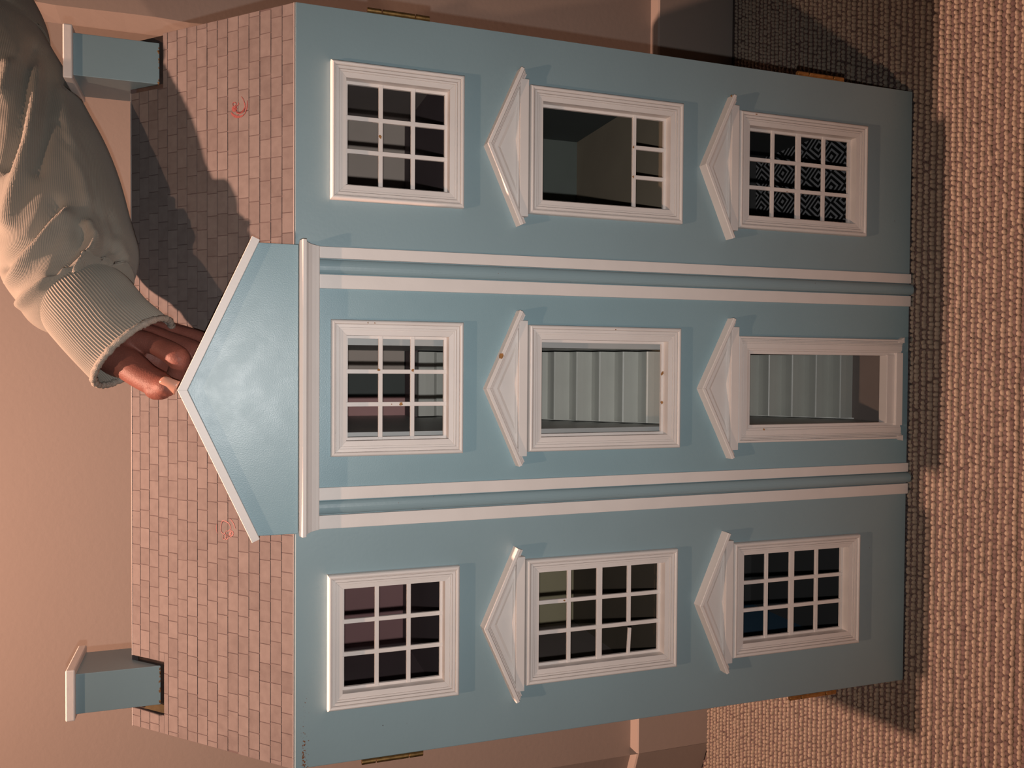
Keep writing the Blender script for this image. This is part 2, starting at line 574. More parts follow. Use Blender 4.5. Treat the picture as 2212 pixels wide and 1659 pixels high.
for s in (-1, 1):
    x0, x1 = (-0.0510, -0.0430) if s < 0 else (0.0430, 0.0510)
    MB().box(x0, x1, 0.020, 0.302, 0.0085, HZ - 0.012).obj('partition', PALE, house)

# ---- room linings (painted or papered faces of each room)
def lining(x0, x1, y0, y1, z0, z1, m, name='room_wall'):
    MB().box(x0, x1, y0, y1, z0, z1).obj(name, m, house)


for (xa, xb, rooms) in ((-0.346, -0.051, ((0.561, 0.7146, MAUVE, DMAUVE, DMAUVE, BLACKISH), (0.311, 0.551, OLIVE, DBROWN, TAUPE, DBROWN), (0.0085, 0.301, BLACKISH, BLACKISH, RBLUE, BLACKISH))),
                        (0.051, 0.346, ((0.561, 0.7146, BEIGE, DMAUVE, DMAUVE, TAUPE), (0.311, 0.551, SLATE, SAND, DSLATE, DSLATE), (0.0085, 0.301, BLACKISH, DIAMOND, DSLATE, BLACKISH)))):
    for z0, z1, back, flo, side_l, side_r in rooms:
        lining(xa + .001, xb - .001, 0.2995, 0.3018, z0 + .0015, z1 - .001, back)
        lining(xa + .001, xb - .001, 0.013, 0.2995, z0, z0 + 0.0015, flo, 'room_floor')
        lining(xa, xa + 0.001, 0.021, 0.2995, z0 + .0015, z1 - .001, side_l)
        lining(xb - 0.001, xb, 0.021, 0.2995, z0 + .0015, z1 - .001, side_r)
# stair hall backs
lining(-0.0430, -0.018, 0.2990, 0.3018, 0.561, 0.715, PINK)
lining(-0.018, 0.0430, 0.2995, 0.3018, 0.561, 0.715, DSLATE)
lining(0.0150, 0.0430, 0.296, 0.2990, 0.5625, 0.715, BEIGE, 'card_strip')
lining(-0.043, 0.043, 0.2995, 0.3018, 0.0085, 0.552, DSLATE)
lining(-0.043, 0.043, 0.013, 0.2995, 0.0085, 0.0100, TAUPE, 'room_floor')


def stairs(z0, y0, n, r):
    """one moulded flight: every step a piece of its own, slightly rounded nosing"""
    for k in range(n):
        z, y = z0 + k * r, y0 + k * r
        m = MB()
        x0, x1 = -0.0412, 0.0412
        q = [(y + 0.0006, z), (y - 0.0008, z + r * 0.55), (y - 0.0012, z + r - 0.0012), (y - 0.0004, z + r), (y + 0.0012, z + r + 0.0002),
             (y + r * 0.6, z + r - 0.0004), (y + r + 0.0006, z + r), (y + r + 0.0006, z - 0.004), (y + 0.004, z - 0.004)]
        m.loft([(x0, a, b) for a, b in q], [(x1, a, b) for a, b in q])
        m.obj('stair_step', STAIR, flight)


flight = MB().loft([(-0.0425, 0.080, 0.0100), (-0.0425, 0.298, 0.0100), (-0.0425, 0.298, 0.226)], [(-0.0412, 0.080, 0.0100), (-0.0412, 0.298, 0.0100), (-0.0412, 0.298, 0.226)]).obj('staircase', STAIR, house, label='lower flight behind the door opening')
stairs(0.0100, 0.083, 10, 0.0212)
flight = MB().loft([(-0.0425, 0.054, 0.305), (-0.0425, 0.270, 0.305), (-0.0425, 0.270, 0.526)], [(-0.0412, 0.054, 0.305), (-0.0412, 0.270, 0.305), (-0.0412, 0.270, 0.526)]).obj('staircase', STAIR, house, label='upper flight behind the middle window')
stairs(0.309, 0.054, 11, 0.0205)
stairs(0.5345, 0.2425, 1, 0.0205)
MB().box(-0.0430, 0.0430, 0.012, 0.302, 0.301, 0.309).obj('floor_board', WOOD, house)

# ---- windows
CASE = [(0, 0), (0, .0056), (.0004, .0068), (.0012, .0078), (.0022, .0082), (.0033, .0079), (.0041, .0070), (.0043, .0050), (.0048, .0050), (.0049, .0064),
        (.0072, .0062), (.0073, .0042), (.0077, .0042), (.0078, .0055), (.0094, .0053), (.0095, .0040), (.0099, .0040), (.0100, .0046), (.0145, .0041), (.0145, -.0060), (.0126, -.0060), (.0126, 0)]
RAKE = [(0, 0.0), (0, .0125), (.0006, .0132), (.0034, .0132), (.0040, .0126), (.0041, .0085), (.0046, .0085), (.0047, .0100), (.0059, .0096), (.0060, .0055), (.0064, .0055), (.0065, .0072), (.0076, .0066), (.0077, .0038), (.0081, .0038), (.0082, .0048), (.0096, .0044), (.0096, 0.0)]
chip_mesh_n = 0


def chip(parent, x, y, z, w, h, name='paint_chip'):
    """a ragged flake of bare wood, 0.2 mm proud of the face it sits on (faces the viewer)"""
    n = 9
    P = []
    for i in range(n):
        a = 2 * math.pi * i / n
        rr = random.uniform(0.5, 1.25)
        P.append((x + w / 2 * rr * math.cos(a), z + h / 2 * rr * math.sin(a)))
    MB().prism(P, y - 0.00022, y + 0.0004).obj(name, CHIP, parent)


def rakes(parent, cx, zb, half, rise, prof, yoff=0.0):
    th = math.atan2(rise, half)
    L = math.hypot(half, rise)
    for s in (-1, 1):
        m = MB()
        a = Vector((-s * math.cos(th), 0, math.sin(th)))
        n = Vector((-s * math.sin(th), 0, -math.cos(th)))
        m.mould((cx + s * half, yoff, zb), a, n, L - 0.00006, prof, 0.0, -math.tan(th))
        m.obj('raking_moulding', WHITE, parent)
    return th


def pediment(parent, cx, zb, half=0.0790, lint=0.0690, zl=None, rise=0.0352, lz=0.0092):
    th = rakes(parent, cx, zb, half, rise, RAKE)
    # tympanum: flat border with a bevelled, sunken middle
    k = 0.0085
    top = zb + rise - k / math.cos(th)
    hb = half - k / math.sin(th)
    zlow = zb - 0.0008
    hb = (top - zlow) / math.tan(th)
    O = [(cx - hb, zlow), (cx + hb, zlow), (cx, top)]

    def inset(P, d):
        zl_ = P[0][1] + d * 0.35
        tp = P[2][1] - d / math.cos(th)
        h_ = (tp - zl_) / math.tan(th)
        return [(cx - h_, zl_), (cx + h_, zl_), (cx, tp)]
    I1 = inset(O, 0.0042)
    I2 = inset(I1, 0.0030)
    m = MB()
    m.loft([(x, 0.0, z) for x, z in O], [(x, -0.0040, z) for x, z in O], cap=False)
    m.loft([(x, -0.0040, z) for x, z in O], [(x, -0.0040, z) for x, z in I1], cap=False)
    m.loft([(x, -0.0040, z) for x, z in I1], [(x, -0.0034, z) for x, z in I1], cap=False)
    m.loft([(x, -0.0034, z) for x, z in I1], [(x, -0.0016, z) for x, z in I2], cap=False)
    m.add([(x, -0.0016, z) for x, z in I2], [(0, 1, 2)])
    m.obj('tympanum', WHITE, parent)
    z1 = zb - 0.0006
    MB().box(cx - lint, cx + lint, -0.0088, 0.0, z1 - lz, z1).obj('lintel', WHITE, parent, bevel=0.0004)


def window(key, label):
    cx, z0, z1, nc, nr, ped = WIN[key]
    x0, x1 = cx - WH, cx + WH
    # sash: square-edged frame set back in the opening
    so, si = 0.0128, 0.0172
    m = MB()
    m.plate(x0 + so, x1 - so, z0 + so, z1 - so, 0.0062, 0.0092, [(x0 + si, x1 - si, z0 + si, z1 - si)])
    w = m.obj('window', WHITE, house, label=label)
    g = 0.00005
    w_, h_ = x1 - x0, z1 - z0
    for p, a, n, L in (((x0, 0, z0), (1, 0, 0), (0, 0, 1), w_), ((x1, 0, z0), (0, 0, 1), (-1, 0, 0), h_),
                       ((x1, 0, z1), (-1, 0, 0), (0, 0, -1), w_), ((x0, 0, z1), (0, 0, -1), (1, 0, 0), h_)):
        p = Vector(p) + Vector(a) * g
        MB().mould(p, a, n, L - 2 * g, CASE, 1, -1).obj('casing_moulding', WHITE, w)
    # glazing bars
    ax0, ax1, az0, az1 = x0 + so, x1 - so, z0 + so, z1 - so
    bw = 0.0021
    ix0, ix1, iz0, iz1 = x0 + si, x1 - si, z0 + si, z1 - si
    xsb = [ix0 + (ix1 - ix0) * k / nc for k in range(1, nc)]
    zsb = [iz0 + (iz1 - iz0) * k / nr for k in range(1, nr)]

    def vbar(x, a=az0, b=az1):
        MB().box(x - bw, x + bw, 0.0056, 0.0088, a, b).obj('glazing_bar', WHITE, w, bevel=0.0003, seg=1)

    def hbar(z, hw=bw, a=ax0, b=ax1, y=0.0058):
        return MB().box(a, b, y, y + 0.003, z - hw, z + hw).obj('glazing_bar', WHITE, w, bevel=0.0003, seg=1)
    if key == 'MR':          # only the lowest row of panes is left
        hbar(zsb[0])
        for x in xsb:
            vbar(x, az0, zsb[0] + bw * 0.6)
            chip(w, x, 0.0056, zsb[0] + 0.0012, 0.0034, 0.0022)
    elif key == 'MC':        # all bars gone, snapped-off stubs at the sill
        for x in xsb:
            chip(w, x, 0.0062, iz0 - 0.0012, 0.0050, 0.0042)
    else:
        for x in xsb:
            vbar(x)
        for i, z in enumerate(zsb):
            mid = nr == 4 and i == 1
            if key == 'ML' and i == 0:      # left piece has come away and leans
                hbar(z, bw, xsb[0] - bw, ax1)
                o = MB().box(-0.0145, 0.0135, -0.0015, 0.0015, -0.0017, 0.0017).obj('glazing_bar', WHITE, w, bevel=0.0003, seg=1, label='loose leaning bar')
                o.location = ((ax0 + xsb[0]) / 2, 0.0069, z - 0.0004)
                o.rotation_euler = (0, R(3.2), 0)
            else:
                hbar(z, 0.0032 if mid else bw)
    if ped:
        pediment(w, cx, z1 + 0.0118 + 0.0006)
    return w


wtl = window('TL', 'top left window')
wtc = window('TC', 'top middle window with chipped bars')
wtr = window('TR', 'top right window')
wml = window('ML', 'middle left window with a loose bar')
wmc = window('MC', 'middle window without bars')
wmr = window('MR', 'middle right window with only its lowest bars')
wbl = window('BL', 'bottom left window')
wbr = window('BR', 'bottom right window showing a diamond-pattern floor')


def chip_px(parent, px, py, y, wpx, hpx):
    """chip placed where the photo shows it; wpx runs down the house, hpx across it"""
    p = atY(px, py, y)
    chip(parent, p.x, y, p.z, hpx * 0.00047, wpx * 0.00047)


for a in ((818, 799, .0056, 7, 6), (892, 800, .0056, 6, 7), (866, 872, .0056, 9, 8), (846, 873, .0056, 3, 2)):
    chip_px(wtc, *a)
chip_px(wtr, 822, 296, .0056, 7, 8)
chip_px(wml, 1219, 1297, .0056, 6, 5)
chip_px(wmc, 1083, 770, -.0132, 9, 14)
chip_px(wbr, 1580, 207, -.0120, 6, 6)
chip_px(wtc, 795, 697, -.0080, 2, 4)
chip_px(wtc, 810, 698, -.0080, 3, 3)
chip_px(wmc, 1330, 712, -.0080, 4, 4)
chip_px(wbr, 1634, 247, -.0080, 8, 2)
chip_px(wbr, 1700, 414, .0056, 8, 2)

# ---- door surround
DC = [(0, 0), (0, .0074), (.0006, .0080), (.0024, .0080), (.0025, .0048), (.0029, .0048), (.0030, .0068), (.0040, .0068), (.0041, .0044), (.0045, .0044), (.0046, .0060), (.0056, .0058), (.0057, .0036), (.0061, .0036), (.0062, .0050), (.0074, .0048), (.0075, .0036), (.0078, .0036), (.0079, .0046), (.0135, .0044), (.0137, .0036), (.0160, .0030), (.0162, .0014), (.0195, .0010), (.0195, -.0080), (.0170, -.0080), (.0170, 0)]
dx0, dx1, dz0, dz1 = DOORC - 0.0598, DOORC + 0.0598, 0.0139, 0.2470
door = MB().box(dx0 + .0185, dx1 - .0185, -0.0030, 0.0095, 0.0141, 0.0350).add(
    [(dx0 + .016, -.0012, .0141), (dx1 - .016, -.0012, .0141), (dx1 - .016, -.0066, .0141), (dx0 + .016, -.0066, .0141),
     (dx0 + .016, -.0012, .0235), (dx1 - .016, -.0012, .0235), (dx1 - .016, -.0060, .0235), (dx0 + .016, -.0060, .0235)],
    [(0, 1, 2, 3), (4, 7, 6, 5), (0, 4, 5, 1), (1, 5, 6, 2), (2, 6, 7, 3), (3, 7, 4, 0)]).obj('doorway', WHITE, house, bevel=0.0005, label='open doorway with moulded surround and sill')
MB().mould((dx1, 0, dz1), (-1, 0, 0), (0, 0, -1), dx1 - dx0, DC, 1, -1).obj('casing_moulding', WHITE, door, bevel=.0002, seg=1)
MB().mould((dx1, 0, dz0), (0, 0, 1), (-1, 0, 0), dz1 - dz0, DC, 0, -1).obj('casing_moulding', WHITE, door, bevel=.0002, seg=1)
MB().mould((dx0, 0, dz1), (0, 0, -1), (1, 0, 0), dz1 - dz0, DC, 1, 0).obj('casing_moulding', WHITE, door, bevel=.0002, seg=1)
for s in (-1, 1):   # feet of the surround flare a little
    m = MB()
    xo = (dx0 if s < 0 else dx1)
    q = [(xo, 0.0215), (xo + s * 0.0004, 0.018), (xo + s * 0.0022, 0.0152), (xo + s * 0.0026, 0.0137), (xo - s * 0.004, 0.0137), (xo - s * 0.004, 0.0215)]
    m.prism(q, -0.0079, 0.0).obj('casing_foot', WHITE, door)
pediment(door, DOORC + 0.0012, dz1 + 0.0110, half=0.0782, lint=0.0686, rise=0.0390, lz=0.0098)
chip_px(door, 1650, 928, -.0046, 4, 5)

# ---- white strips and the blue half-rounds that cover the panel joints
def strip(xt0, xt1, xb0, xb1, m, y=-0.0040, zt=0.7075, zb=0.0012, name='pilaster_strip'):
    return MB().loft([(xb0, y, zb), (xb1, y, zb), (xt1, y, zt), (xt0, y, zt)], [(xb0, 0.0, zb), (xb1, 0.0, zb), (xt1, 0.0, zt), (xt0, 0.0, zt)]).obj(name, m, house, bevel=0.0004)


strip(0.0953, 0.1084, 0.0992, 0.1119, WHITE)
strip(0.1237, 0.1345, 0.1271, 0.1384, WHITE)
strip(-0.1049, -0.0930, -0.1021, -0.0913, WHITE)
strip(-0.1322, -0.1194, -0.1289, -0.1164, WHITE)
for (t0, t1, b0, b1) in ((0.1084, 0.1237, 0.1119, 0.1271), (-0.1194, -0.1049, -0.1164, -0.1021)):
    m = MB()
    A, B = [], []
    for i in range(13):
        a = math.pi * i / 12
        c, s = math.cos(a), math.sin(a)
        f = 0.5 - 0.46 * c
        A.append((b0 + (b1 - b0) * f, 0.0003 - 0.0085 * s ** 0.8, 0.0006))
        B.append((t0 + (t1 - t0) * f, 0.0003 - 0.0048 * s ** 0.8, 0.7075))
    m.loft(A, B).obj('half_round', BLUE, house, smooth=False, bevel=0.0003, seg=1)

# ---- cornice under the gable
CP = [(0.7058, -0.0055), (0.7065, -0.0062), (0.7090, -0.0070), (0.7130, -0.0088), (0.7165, -0.0118), (0.7186, -0.0150), (0.7188, -0.0185), (0.7222, -0.0190), (0.7250, -0.0160), (0.7252, 0.0), (0.7058, 0.0)]
m = MB()
A = [(-0.1322 - (abs(y) - 0.0055) * 0.30, y, z) for z, y in CP]
B = [(0.1345 + (abs(y) - 0.0055) * 0.30, y, z) for z, y in CP]
m.loft(A, B).obj('cornice', WHITE, house, bevel=0.0003, seg=1)

# ---- gable board held by the hand
gz = 0.7255
gable = MB().prism([(-0.1340, gz), (0.1342, gz), (0.1342, 0.7608), (0.0, 0.8215), (-0.1340, 0.7612)], -0.0100, 0.0).obj(
    'gable', BLUE_G, house, bevel=0.0006, label='glossy triangular gable board at the top of the middle panel')
GT = [(0, -0.0015), (0, .0150), (.0004, .0160), (.0072, .0160), (.0076, .0152), (.0076, -0.0015)]
rakes(gable, 0.0, 0.7668, 0.1388, 0.0627, GT)
for o in gable.children:
    o.name = 'raking_trim'

# ---- roof
roof = MB()
TH = 0.006
ns = Vector((0, -1, 1)).normalized()
SL = 0.155 * math.sqrt(2)


def on_roof(x, s, d=0.0):
    """x across, s up the slope from the eaves, d off the surface"""
    y = s / math.sqrt(2)
    return (x, y - d / math.sqrt(2), HZ + y + d / math.sqrt(2))


def roof_box(m, x0, x1, s0, s1, d0, d1):
    c = [on_roof(x, s, d) for d in (d0, d1) for x, s in ((x0, s0), (x1, s0), (x1, s1), (x0, s1))]
    return m.add(c, [(0, 3, 2, 1), (4, 5, 6, 7), (0, 1, 5, 4), (1, 2, 6, 5), (2, 3, 7, 6), (3, 0, 4, 7)])


SE = 0.0025          # the sheet starts just behind the front board
HOL = [(-0.3407, -0.2850, 0.1722, SL), (0.3052, 0.3608, 0.1722, SL)]
roof_box(roof, -W2, W2, SE, SL, -0.0100, -0.0048)
m = roof
for x0, x1, s0, s1 in ((-W2, W2, SE, 0.1722), (-W2, -0.3407, 0.1722, SL), (-0.2850, 0.3052, 0.1722, SL)):
    roof_box(m, x0, x1, s0, s1, -0.0048, -0.0004)
# back slope
yb = 0.310
m.add([(-W2, 0.155, HZ + 0.155), (W2, 0.155, HZ + 0.155), (W2, yb + 0.002, HZ), (-W2, yb + 0.002, HZ),
       (-W2, 0.155, HZ + 0.147), (W2, 0.155, HZ + 0.147), (W2, yb - 0.006, HZ), (-W2, yb - 0.006, HZ)],
      [(0, 1, 2, 3), (4, 7, 6, 5), (0, 4, 5, 1), (1, 5, 6, 2), (2, 6, 7, 3), (3, 7, 4, 0)])
roof = m.obj('roof', GROUT, house)
for h0, h1 in ((-0.3407, -0.2850), (0.3052, W2)):
    sk = MB()
    roof_box(sk, h0, h1, .1722, SL, -.0050, -.0040)
    sk.obj('chimney_socket', DARKWOOD, house, label='bare wood socket the chimney stands in')
wg = MB()
wg.add([on_roof(x, s, d) for d in (-.0039, -.0030) for x, s in ((-0.3402, .1728), (-0.3315, .1728), (-0.3315, .1960), (-0.3402, .2050))],
       [(0, 3, 2, 1), (4, 5, 6, 7), (0, 1, 5, 4), (1, 2, 6, 5), (2, 3, 7, 6), (3, 0, 4, 7)])
wg.obj('wood_wedge', WOOD, house, label='ochre bare wood corner of the left socket')
# pale paper edges along eaves and ridge
pe = MB()
roof_box(pe, -W2, W2, SE - 0.0009, SE, -0.004, 0.0001)
for x0, x1 in ((-W2, -0.3407), (-0.2850, 0.3052)):
    roof_box(pe, x0, x1, SL - 0.0009, SL, -0.0004, 0.0004)
pe.obj('paper_edge', PAPER_EDGE, house)

unit = MB().add([(-.5, -.5, -0.5), (.5, -.5, -.5), (.5, .5, -.5), (-.5, .5, -.5), (-.5, -.5, .5), (.5, -.5, .5), (.5, .5, .5), (-.5, .5, .5)],
                [(0, 3, 2, 1), (4, 5, 6, 7), (0, 1, 5, 4), (1, 2, 6, 5), (2, 3, 7, 6), (3, 0, 4, 7)]).mesh('tile', TILE)
course = (SL - 0.0045 - SE) / 15.6
tiles = []
rt = random.Random(11)
s = SE
ci = 0
while s < SL - 0.0008:
    s1 = min(s + course, SL - 0.0008)
    x = -W2 - rt.uniform(0.0, 0.0196)
    while x < W2:
        L = 0.0196 * rt.uniform(0.84, 1.14)
        a, b = max(x, -W2), min(x + L, W2)
        x += L
        if b - a < 0.003:
            continue
        g = 0.00042
        segs = [(a + g, b - g, s + g, s1 - g * 0.9)]
        for h0, h1, hs0, hs1 in HOL:
            out = []
            for (p, q, u, v) in segs:
                if q <= h0 or p >= h1 or v <= hs0:
                    out.append((p, q, u, v)); continue
                if u < hs0 - 0.002:
                    out.append((p, q, u, hs0 - 0.0003))
                    u = hs0
                if p < h0 - 0.002:
                    out.append((p, h0 - 0.0003, u, v))
                if q > h1 + 0.002:
                    out.append((h1 + 0.0003, q, u, v))
            segs = out
        tiles += [t for t in segs if t[1] - t[0] > 0.0015 and t[3] - t[2] > 0.0015]
    s = s1
    ci += 1
gpoly = [(-0.145, 0.0), (0.145, 0.0), (0.143, 0.054), (0.0, 0.1460), (-0.143, 0.054)]


def inside(poly, x, y):
    c = False
    for i in range(len(poly)):
        (x0, y0), (x1, y1) = poly[i], poly[i - 1]
        if (y0 > y) != (y1 > y) and x < (x1 - x0) * (y - y0) / (y1 - y0) + x0:
            c = not c
    return c


def show(t):
    cx, cs = (t[0] + t[1]) / 2, (t[2] + t[3]) / 2
    if inside(gpoly, cx, cs):
        return 0
    q = [to_px(on_roof(a, b)) for a, b in ((t[0], t[2]), (t[1], t[2]), (t[1], t[3]), (t[0], t[3]))]
    if any(p[1] < 0 or p[1] > 1659 for p in q):
        return 0
    if 0.02 < cx < 0.06 and cs > 0.14 or (0.30 < cx and cs > 0.165):
        return 1e-3
    return abs(sum(q[i][0] * q[i - 1][1] - q[i - 1][0] * q[i][1] for i in range(4))) / 2


tiles.sort(key=show, reverse=True)
rotx = Matrix.Rotation(R(45), 4, 'X')
for t in tiles[:300]:
    o = bpy.data.objects.new('tile', unit)
    cx, cs = (t[0] + t[1]) / 2, (t[2] + t[3]) / 2
    dj = rt.uniform(-0.00012, 0.00012)
    o.location = on_roof(cx, cs, -0.0004 + dj)
    o.rotation_euler = (R(45), 0, rt.uniform(-0.006, 0.006))
    o.scale = (t[1] - t[0], t[3] - t[2], 0.0008)
    o.parent = roof
    COL.objects.link(o)
mrest = MB()
for t in tiles[300:]:
    roof_box(mrest, t[0], t[1], t[2], t[3], -0.0006, rt.uniform(-0.0001, 0.0001))
mrest.obj('roof_tiles', TILE_I, roof, kind='stuff')

# red crayon scribbles on the slates
def scribble(lines, name='crayon_mark'):
    m = MB()
    for w, pts in lines:
        P = []
        for px, py in pts:
            d = ray(px, py)
            c = Vector(CAM)
            t = (HZ - c.z + c.y) / (d.z - d.y)
            q = c + d * t
            P.append(Vector((q.x, q.y * math.sqrt(2), 0)))
        # smooth
        Q = []
        for i in range(len(P) - 1):
            p0, p1, p2, p3 = P[max(i - 1, 0)], P[i], P[i + 1], P[min(i + 2, len(P) - 1)]
            for k in range(4):
                u = k / 4
                Q.append(0.5 * ((2 * p1) + (p2 - p0) * u + (2 * p0 - 5 * p1 + 4 * p2 - p3) * u * u + (3 * p1 - p0 - 3 * p2 + p3) * u ** 3))
        Q.append(P[-1])
        vs, fs = [], []
        for i, p in enumerate(Q):
            tg = (Q[min(i + 1, len(Q) - 1)] - Q[max(i - 1, 0)]).normalized()
            nn = Vector((-tg.y, tg.x, 0))
            hw = w * 0.00023 * (0.55 + 0.45 * math.sin(math.pi * (i + .3) / (len(Q) + .3))) * random.uniform(0.8, 1.2)
            for sg in (-1, 1):
                z = p + nn * hw * sg
                vs.append(on_roof(z.x, z.y, 0.00030))
            for sg in (1, -1):
                z = p + nn * hw * sg
                vs.append(on_roof(z.x, z.y, -0.0002))
        for i in range(len(Q) - 1):
            for k in range(4):
                fs.append((i * 4 + k, i * 4 + (k + 1) % 4, i * 4 + 4 + (k + 1) % 4, i * 4 + 4 + k))
        fs += [(0, 1, 2, 3), tuple(len(vs) - 4 + k for k in (3, 2, 1, 0))]
        m.add(vs, fs)
    return m.obj(name, RED, roof)


def cr(x0, y0, k, pts):
    return [(x0 + a * k, y0 + b * k) for a, b in pts]


K = 80 / 1659
scribble([(2.2, cr(480, 190, K, [(860, 390), (940, 500), (1000, 660), (1030, 830), (1000, 960), (900, 1060), (760, 1110), (640, 1060), (600, 940), (640, 820), (740, 740), (730, 660)])),
          (4.5, cr(480, 190, K, [(1020, 880), (960, 1010), (860, 1100), (740, 1130), (640, 1080)])),
          (2.5, cr(480, 190, K, [(1120, 560), (1130, 740), (1110, 900), (1040, 1090), (990, 1190)])),
          (5.0, cr(480, 190, K, [(410, 1110), (500, 1220), (640, 1290), (800, 1290), (960, 1220)])),
          (6.5, cr(480, 190, K, [(500, 860), (480, 940), (540, 1010), (610, 940), (560, 850), (500, 870)])),
          (1.6, cr(480, 190, K, [(490, 800), (480, 700), (550, 640), (620, 690), (620, 800)]))])
K = 200 / 2212
scribble([(2.0, cr(460, 1080, K, [(190, 700), (200, 590), (230, 500), (310, 510), (390, 570), (425, 650), (400, 730), (320, 740)])),
          (1.6, cr(460, 1080, K, [(190, 700), (210, 770), (260, 810), (310, 750)])),
          (1.4, cr(460, 1080, K, [(95, 570), (85, 680), (110, 800)])),
          (2.0, cr(460, 1080, K, [(410, 450), (470, 520), (510, 600), (540, 690)])),
          (1.6, cr(460, 1080, K, [(300, 790), (240, 850), (250, 920), (290, 940), (310, 870), (300, 800)])),
          (1.6, cr(460, 1080, K, [(350, 820), (310, 890), (330, 940), (370, 900), (360, 820)])),
          (3.0, cr(460, 1080, K, [(390, 700), (430, 730), (480, 770), (480, 830), (430, 860), (400, 800), (440, 760), (410, 900)]))])

# ---- chimneys
def chimney(x0, x1, y0, y1, label, swap):
    zb = HZ + y0 - 0.005
    zt = 0.9318
    # foot follows both slopes of the roof
    m = MB()
    prof_ = [(y0, HZ + y0 + 0.0002), (0.155, HZ + 0.155 + 0.0002), (y1, HZ + 0.310 - y1 + 0.0002), (y1, zt), (y0, zt)]
    m.loft([(x0, y, z) for y, z in prof_], [(x1, y, z) for y, z in prof_])
    m.box(x0 + .004, x1 - .004, y0 + .008, 0.152, HZ + y0 - 0.0008, HZ + 0.16)
    c = m.obj('chimney', BLUE, house, bevel=0.0005, label=label)
    MB().box(x0 - 0.0048, x1 + 0.0062, y0 - 0.0055, y1 + 0.0055, zt - 0.0002, 0.9402).obj('chimney_cap', WHITE, c, bevel=0.0012)
    # flaked paint along the foot of the front face
    rr = random.Random(int(x0 * 1000))
    for i in range(11):
        fx = x0 + (x1 - x0) * (0.03 + 0.94 * rr.random())
        hgt = 0.0009 + 0.0016 * rr.random() ** 2
        chip(c, fx, y0 - 0.0001, HZ + y0 + 0.0004 + hgt * 0.35, 0.0016 + 0.002 * rr.random(), hgt)
    return c


chimney(-0.3300, -0.2895, 0.1250, 0.1935, 'left chimney, standing loose in an oversized socket', False)
chimney(0.3090, 0.3508, 0.1250, 0.1960, 'right chimney beside the sleeve', True)

# ---- brass hinges on both outer edges
for sx, zz in ((-1, (0.6032, 0.6642)), (-1, (0.1002, 0.1654)), (1, (0.6000, 0.6610)), (1, (0.1015, 0.1660))):
    z0, z1 = zz
    x = sx * (W2 + 0.0002)
    hm = MB()
    hm.box(min(x, x + sx * 0.0011), max(x, x + sx * 0.0011), 0.0005, 0.020, z0, z1)
    h = hm.obj('hinge', BRASS, house)
    Lz = z1 - z0
    for a, b in ((0.0, 0.225), (0.24, 0.76), (0.775, 1.0)):
        k = MB()
        A, B = [], []
        for i in range(12):
            t = 2 * math.pi * i / 12
            A.append((x + sx * 0.0030 + 0.0028 * math.cos(t), 0.0030 + 0.0028 * math.sin(t), z0 + a * Lz))
            B.append((x + sx * 0.0030 + 0.0028 * math.cos(t), 0.0030 + 0.0028 * math.sin(t), z0 + b * Lz))
        k.loft(A, B).obj('hinge_knuckle', BRASS, h, bevel=0.0003, seg=1)
#PERSON#
# ------------------------------------------------------------------ the person reaching in from the right
SKIN = mat('skin', (0.165, 0.058, 0.043), 0.56, 0.16, 45, 0.35, 700, 0.3)
NAIL = mat('nail', (0.42, 0.225, 0.165), 0.20, 0.04, 60)
HAIR = mat('hair', (0.06, 0.035, 0.02), 0.5, 0.3, 80)
DENIM = mat('dark_trousers', (0.05, 0.06, 0.09), 0.9, 0.2, 200)


def cloth(name, col, freq, depth, ribs):
    m = bpy.data.materials.new(name)
    m.use_nodes = True
    t = m.node_tree
    b = t.nodes['Principled BSDF']
    b.inputs['Roughness'].default_value = 0.9
    b.inputs['Specular IOR Level'].default_value = 0.15
    b.inputs['Sheen Weight'].default_value = 0.15
    uv = nd(t, 'ShaderNodeUVMap', uv_map='UVMap')
    w = nd(t, 'ShaderNodeTexWave', Scale=freq, Distortion=0.3 if not ribs else 0.0)
    w.wave_type = 'BANDS'; w.bands_direction = 'X'
    t.links.new(uv.outputs['UV'], w.inputs['Vector'])
    n = nd(t, 'ShaderNodeTexNoise', Scale=700.0, Detail=3.0)
    tc = nd(t, 'ShaderNodeTexCoord')
    t.links.new(tc.outputs['Object'], n.inputs['Vector'])
    n2 = nd(t, 'ShaderNodeTexNoise', Scale=18.0, Detail=3.0)
    t.links.new(tc.outputs['Object'], n2.inputs['Vector'])
    r = nd(t, 'ShaderNodeValToRGB')
    r.color_ramp.elements[0].position = 0.3; r.color_ramp.elements[1].position = 0.7
    r.color_ramp.elements[0].color = (*[c * 0.93 for c in col], 1); r.color_ramp.elements[1].color = (*[c * 1.06 for c in col], 1)
    t.links.new(n2.outputs['Fac'], r.inputs['Fac'])
    t.links.new(r.outputs['Color'], b.inputs['Base Color'])
    a = nd(t, 'ShaderNodeMath', operation='MULTIPLY_ADD'); a.inputs[1].default_value = 0.5
    t.links.new(n.outputs['Fac'], a.inputs[0]); t.links.new(w.outputs['Fac'], a.inputs[2])
    bp = nd(t, 'ShaderNodeBump', Strength=depth, Distance=0.0006)
    t.links.new(a.outputs[0], bp.inputs['Height']); t.links.new(bp.outputs['Normal'], b.inputs['Normal'])
    return m


KNIT = cloth('sweatshirt_knit', (0.245, 0.225, 0.190), 1.0, 0.35, False)
RIB = cloth('cuff_rib', (0.265, 0.245, 0.208), 1.0, 0.05, True)


def hc(cx, cy, Y, r):
    return (*atY(200 + 0.1446 * cx, 660 + 0.1446 * cy, Y), r)


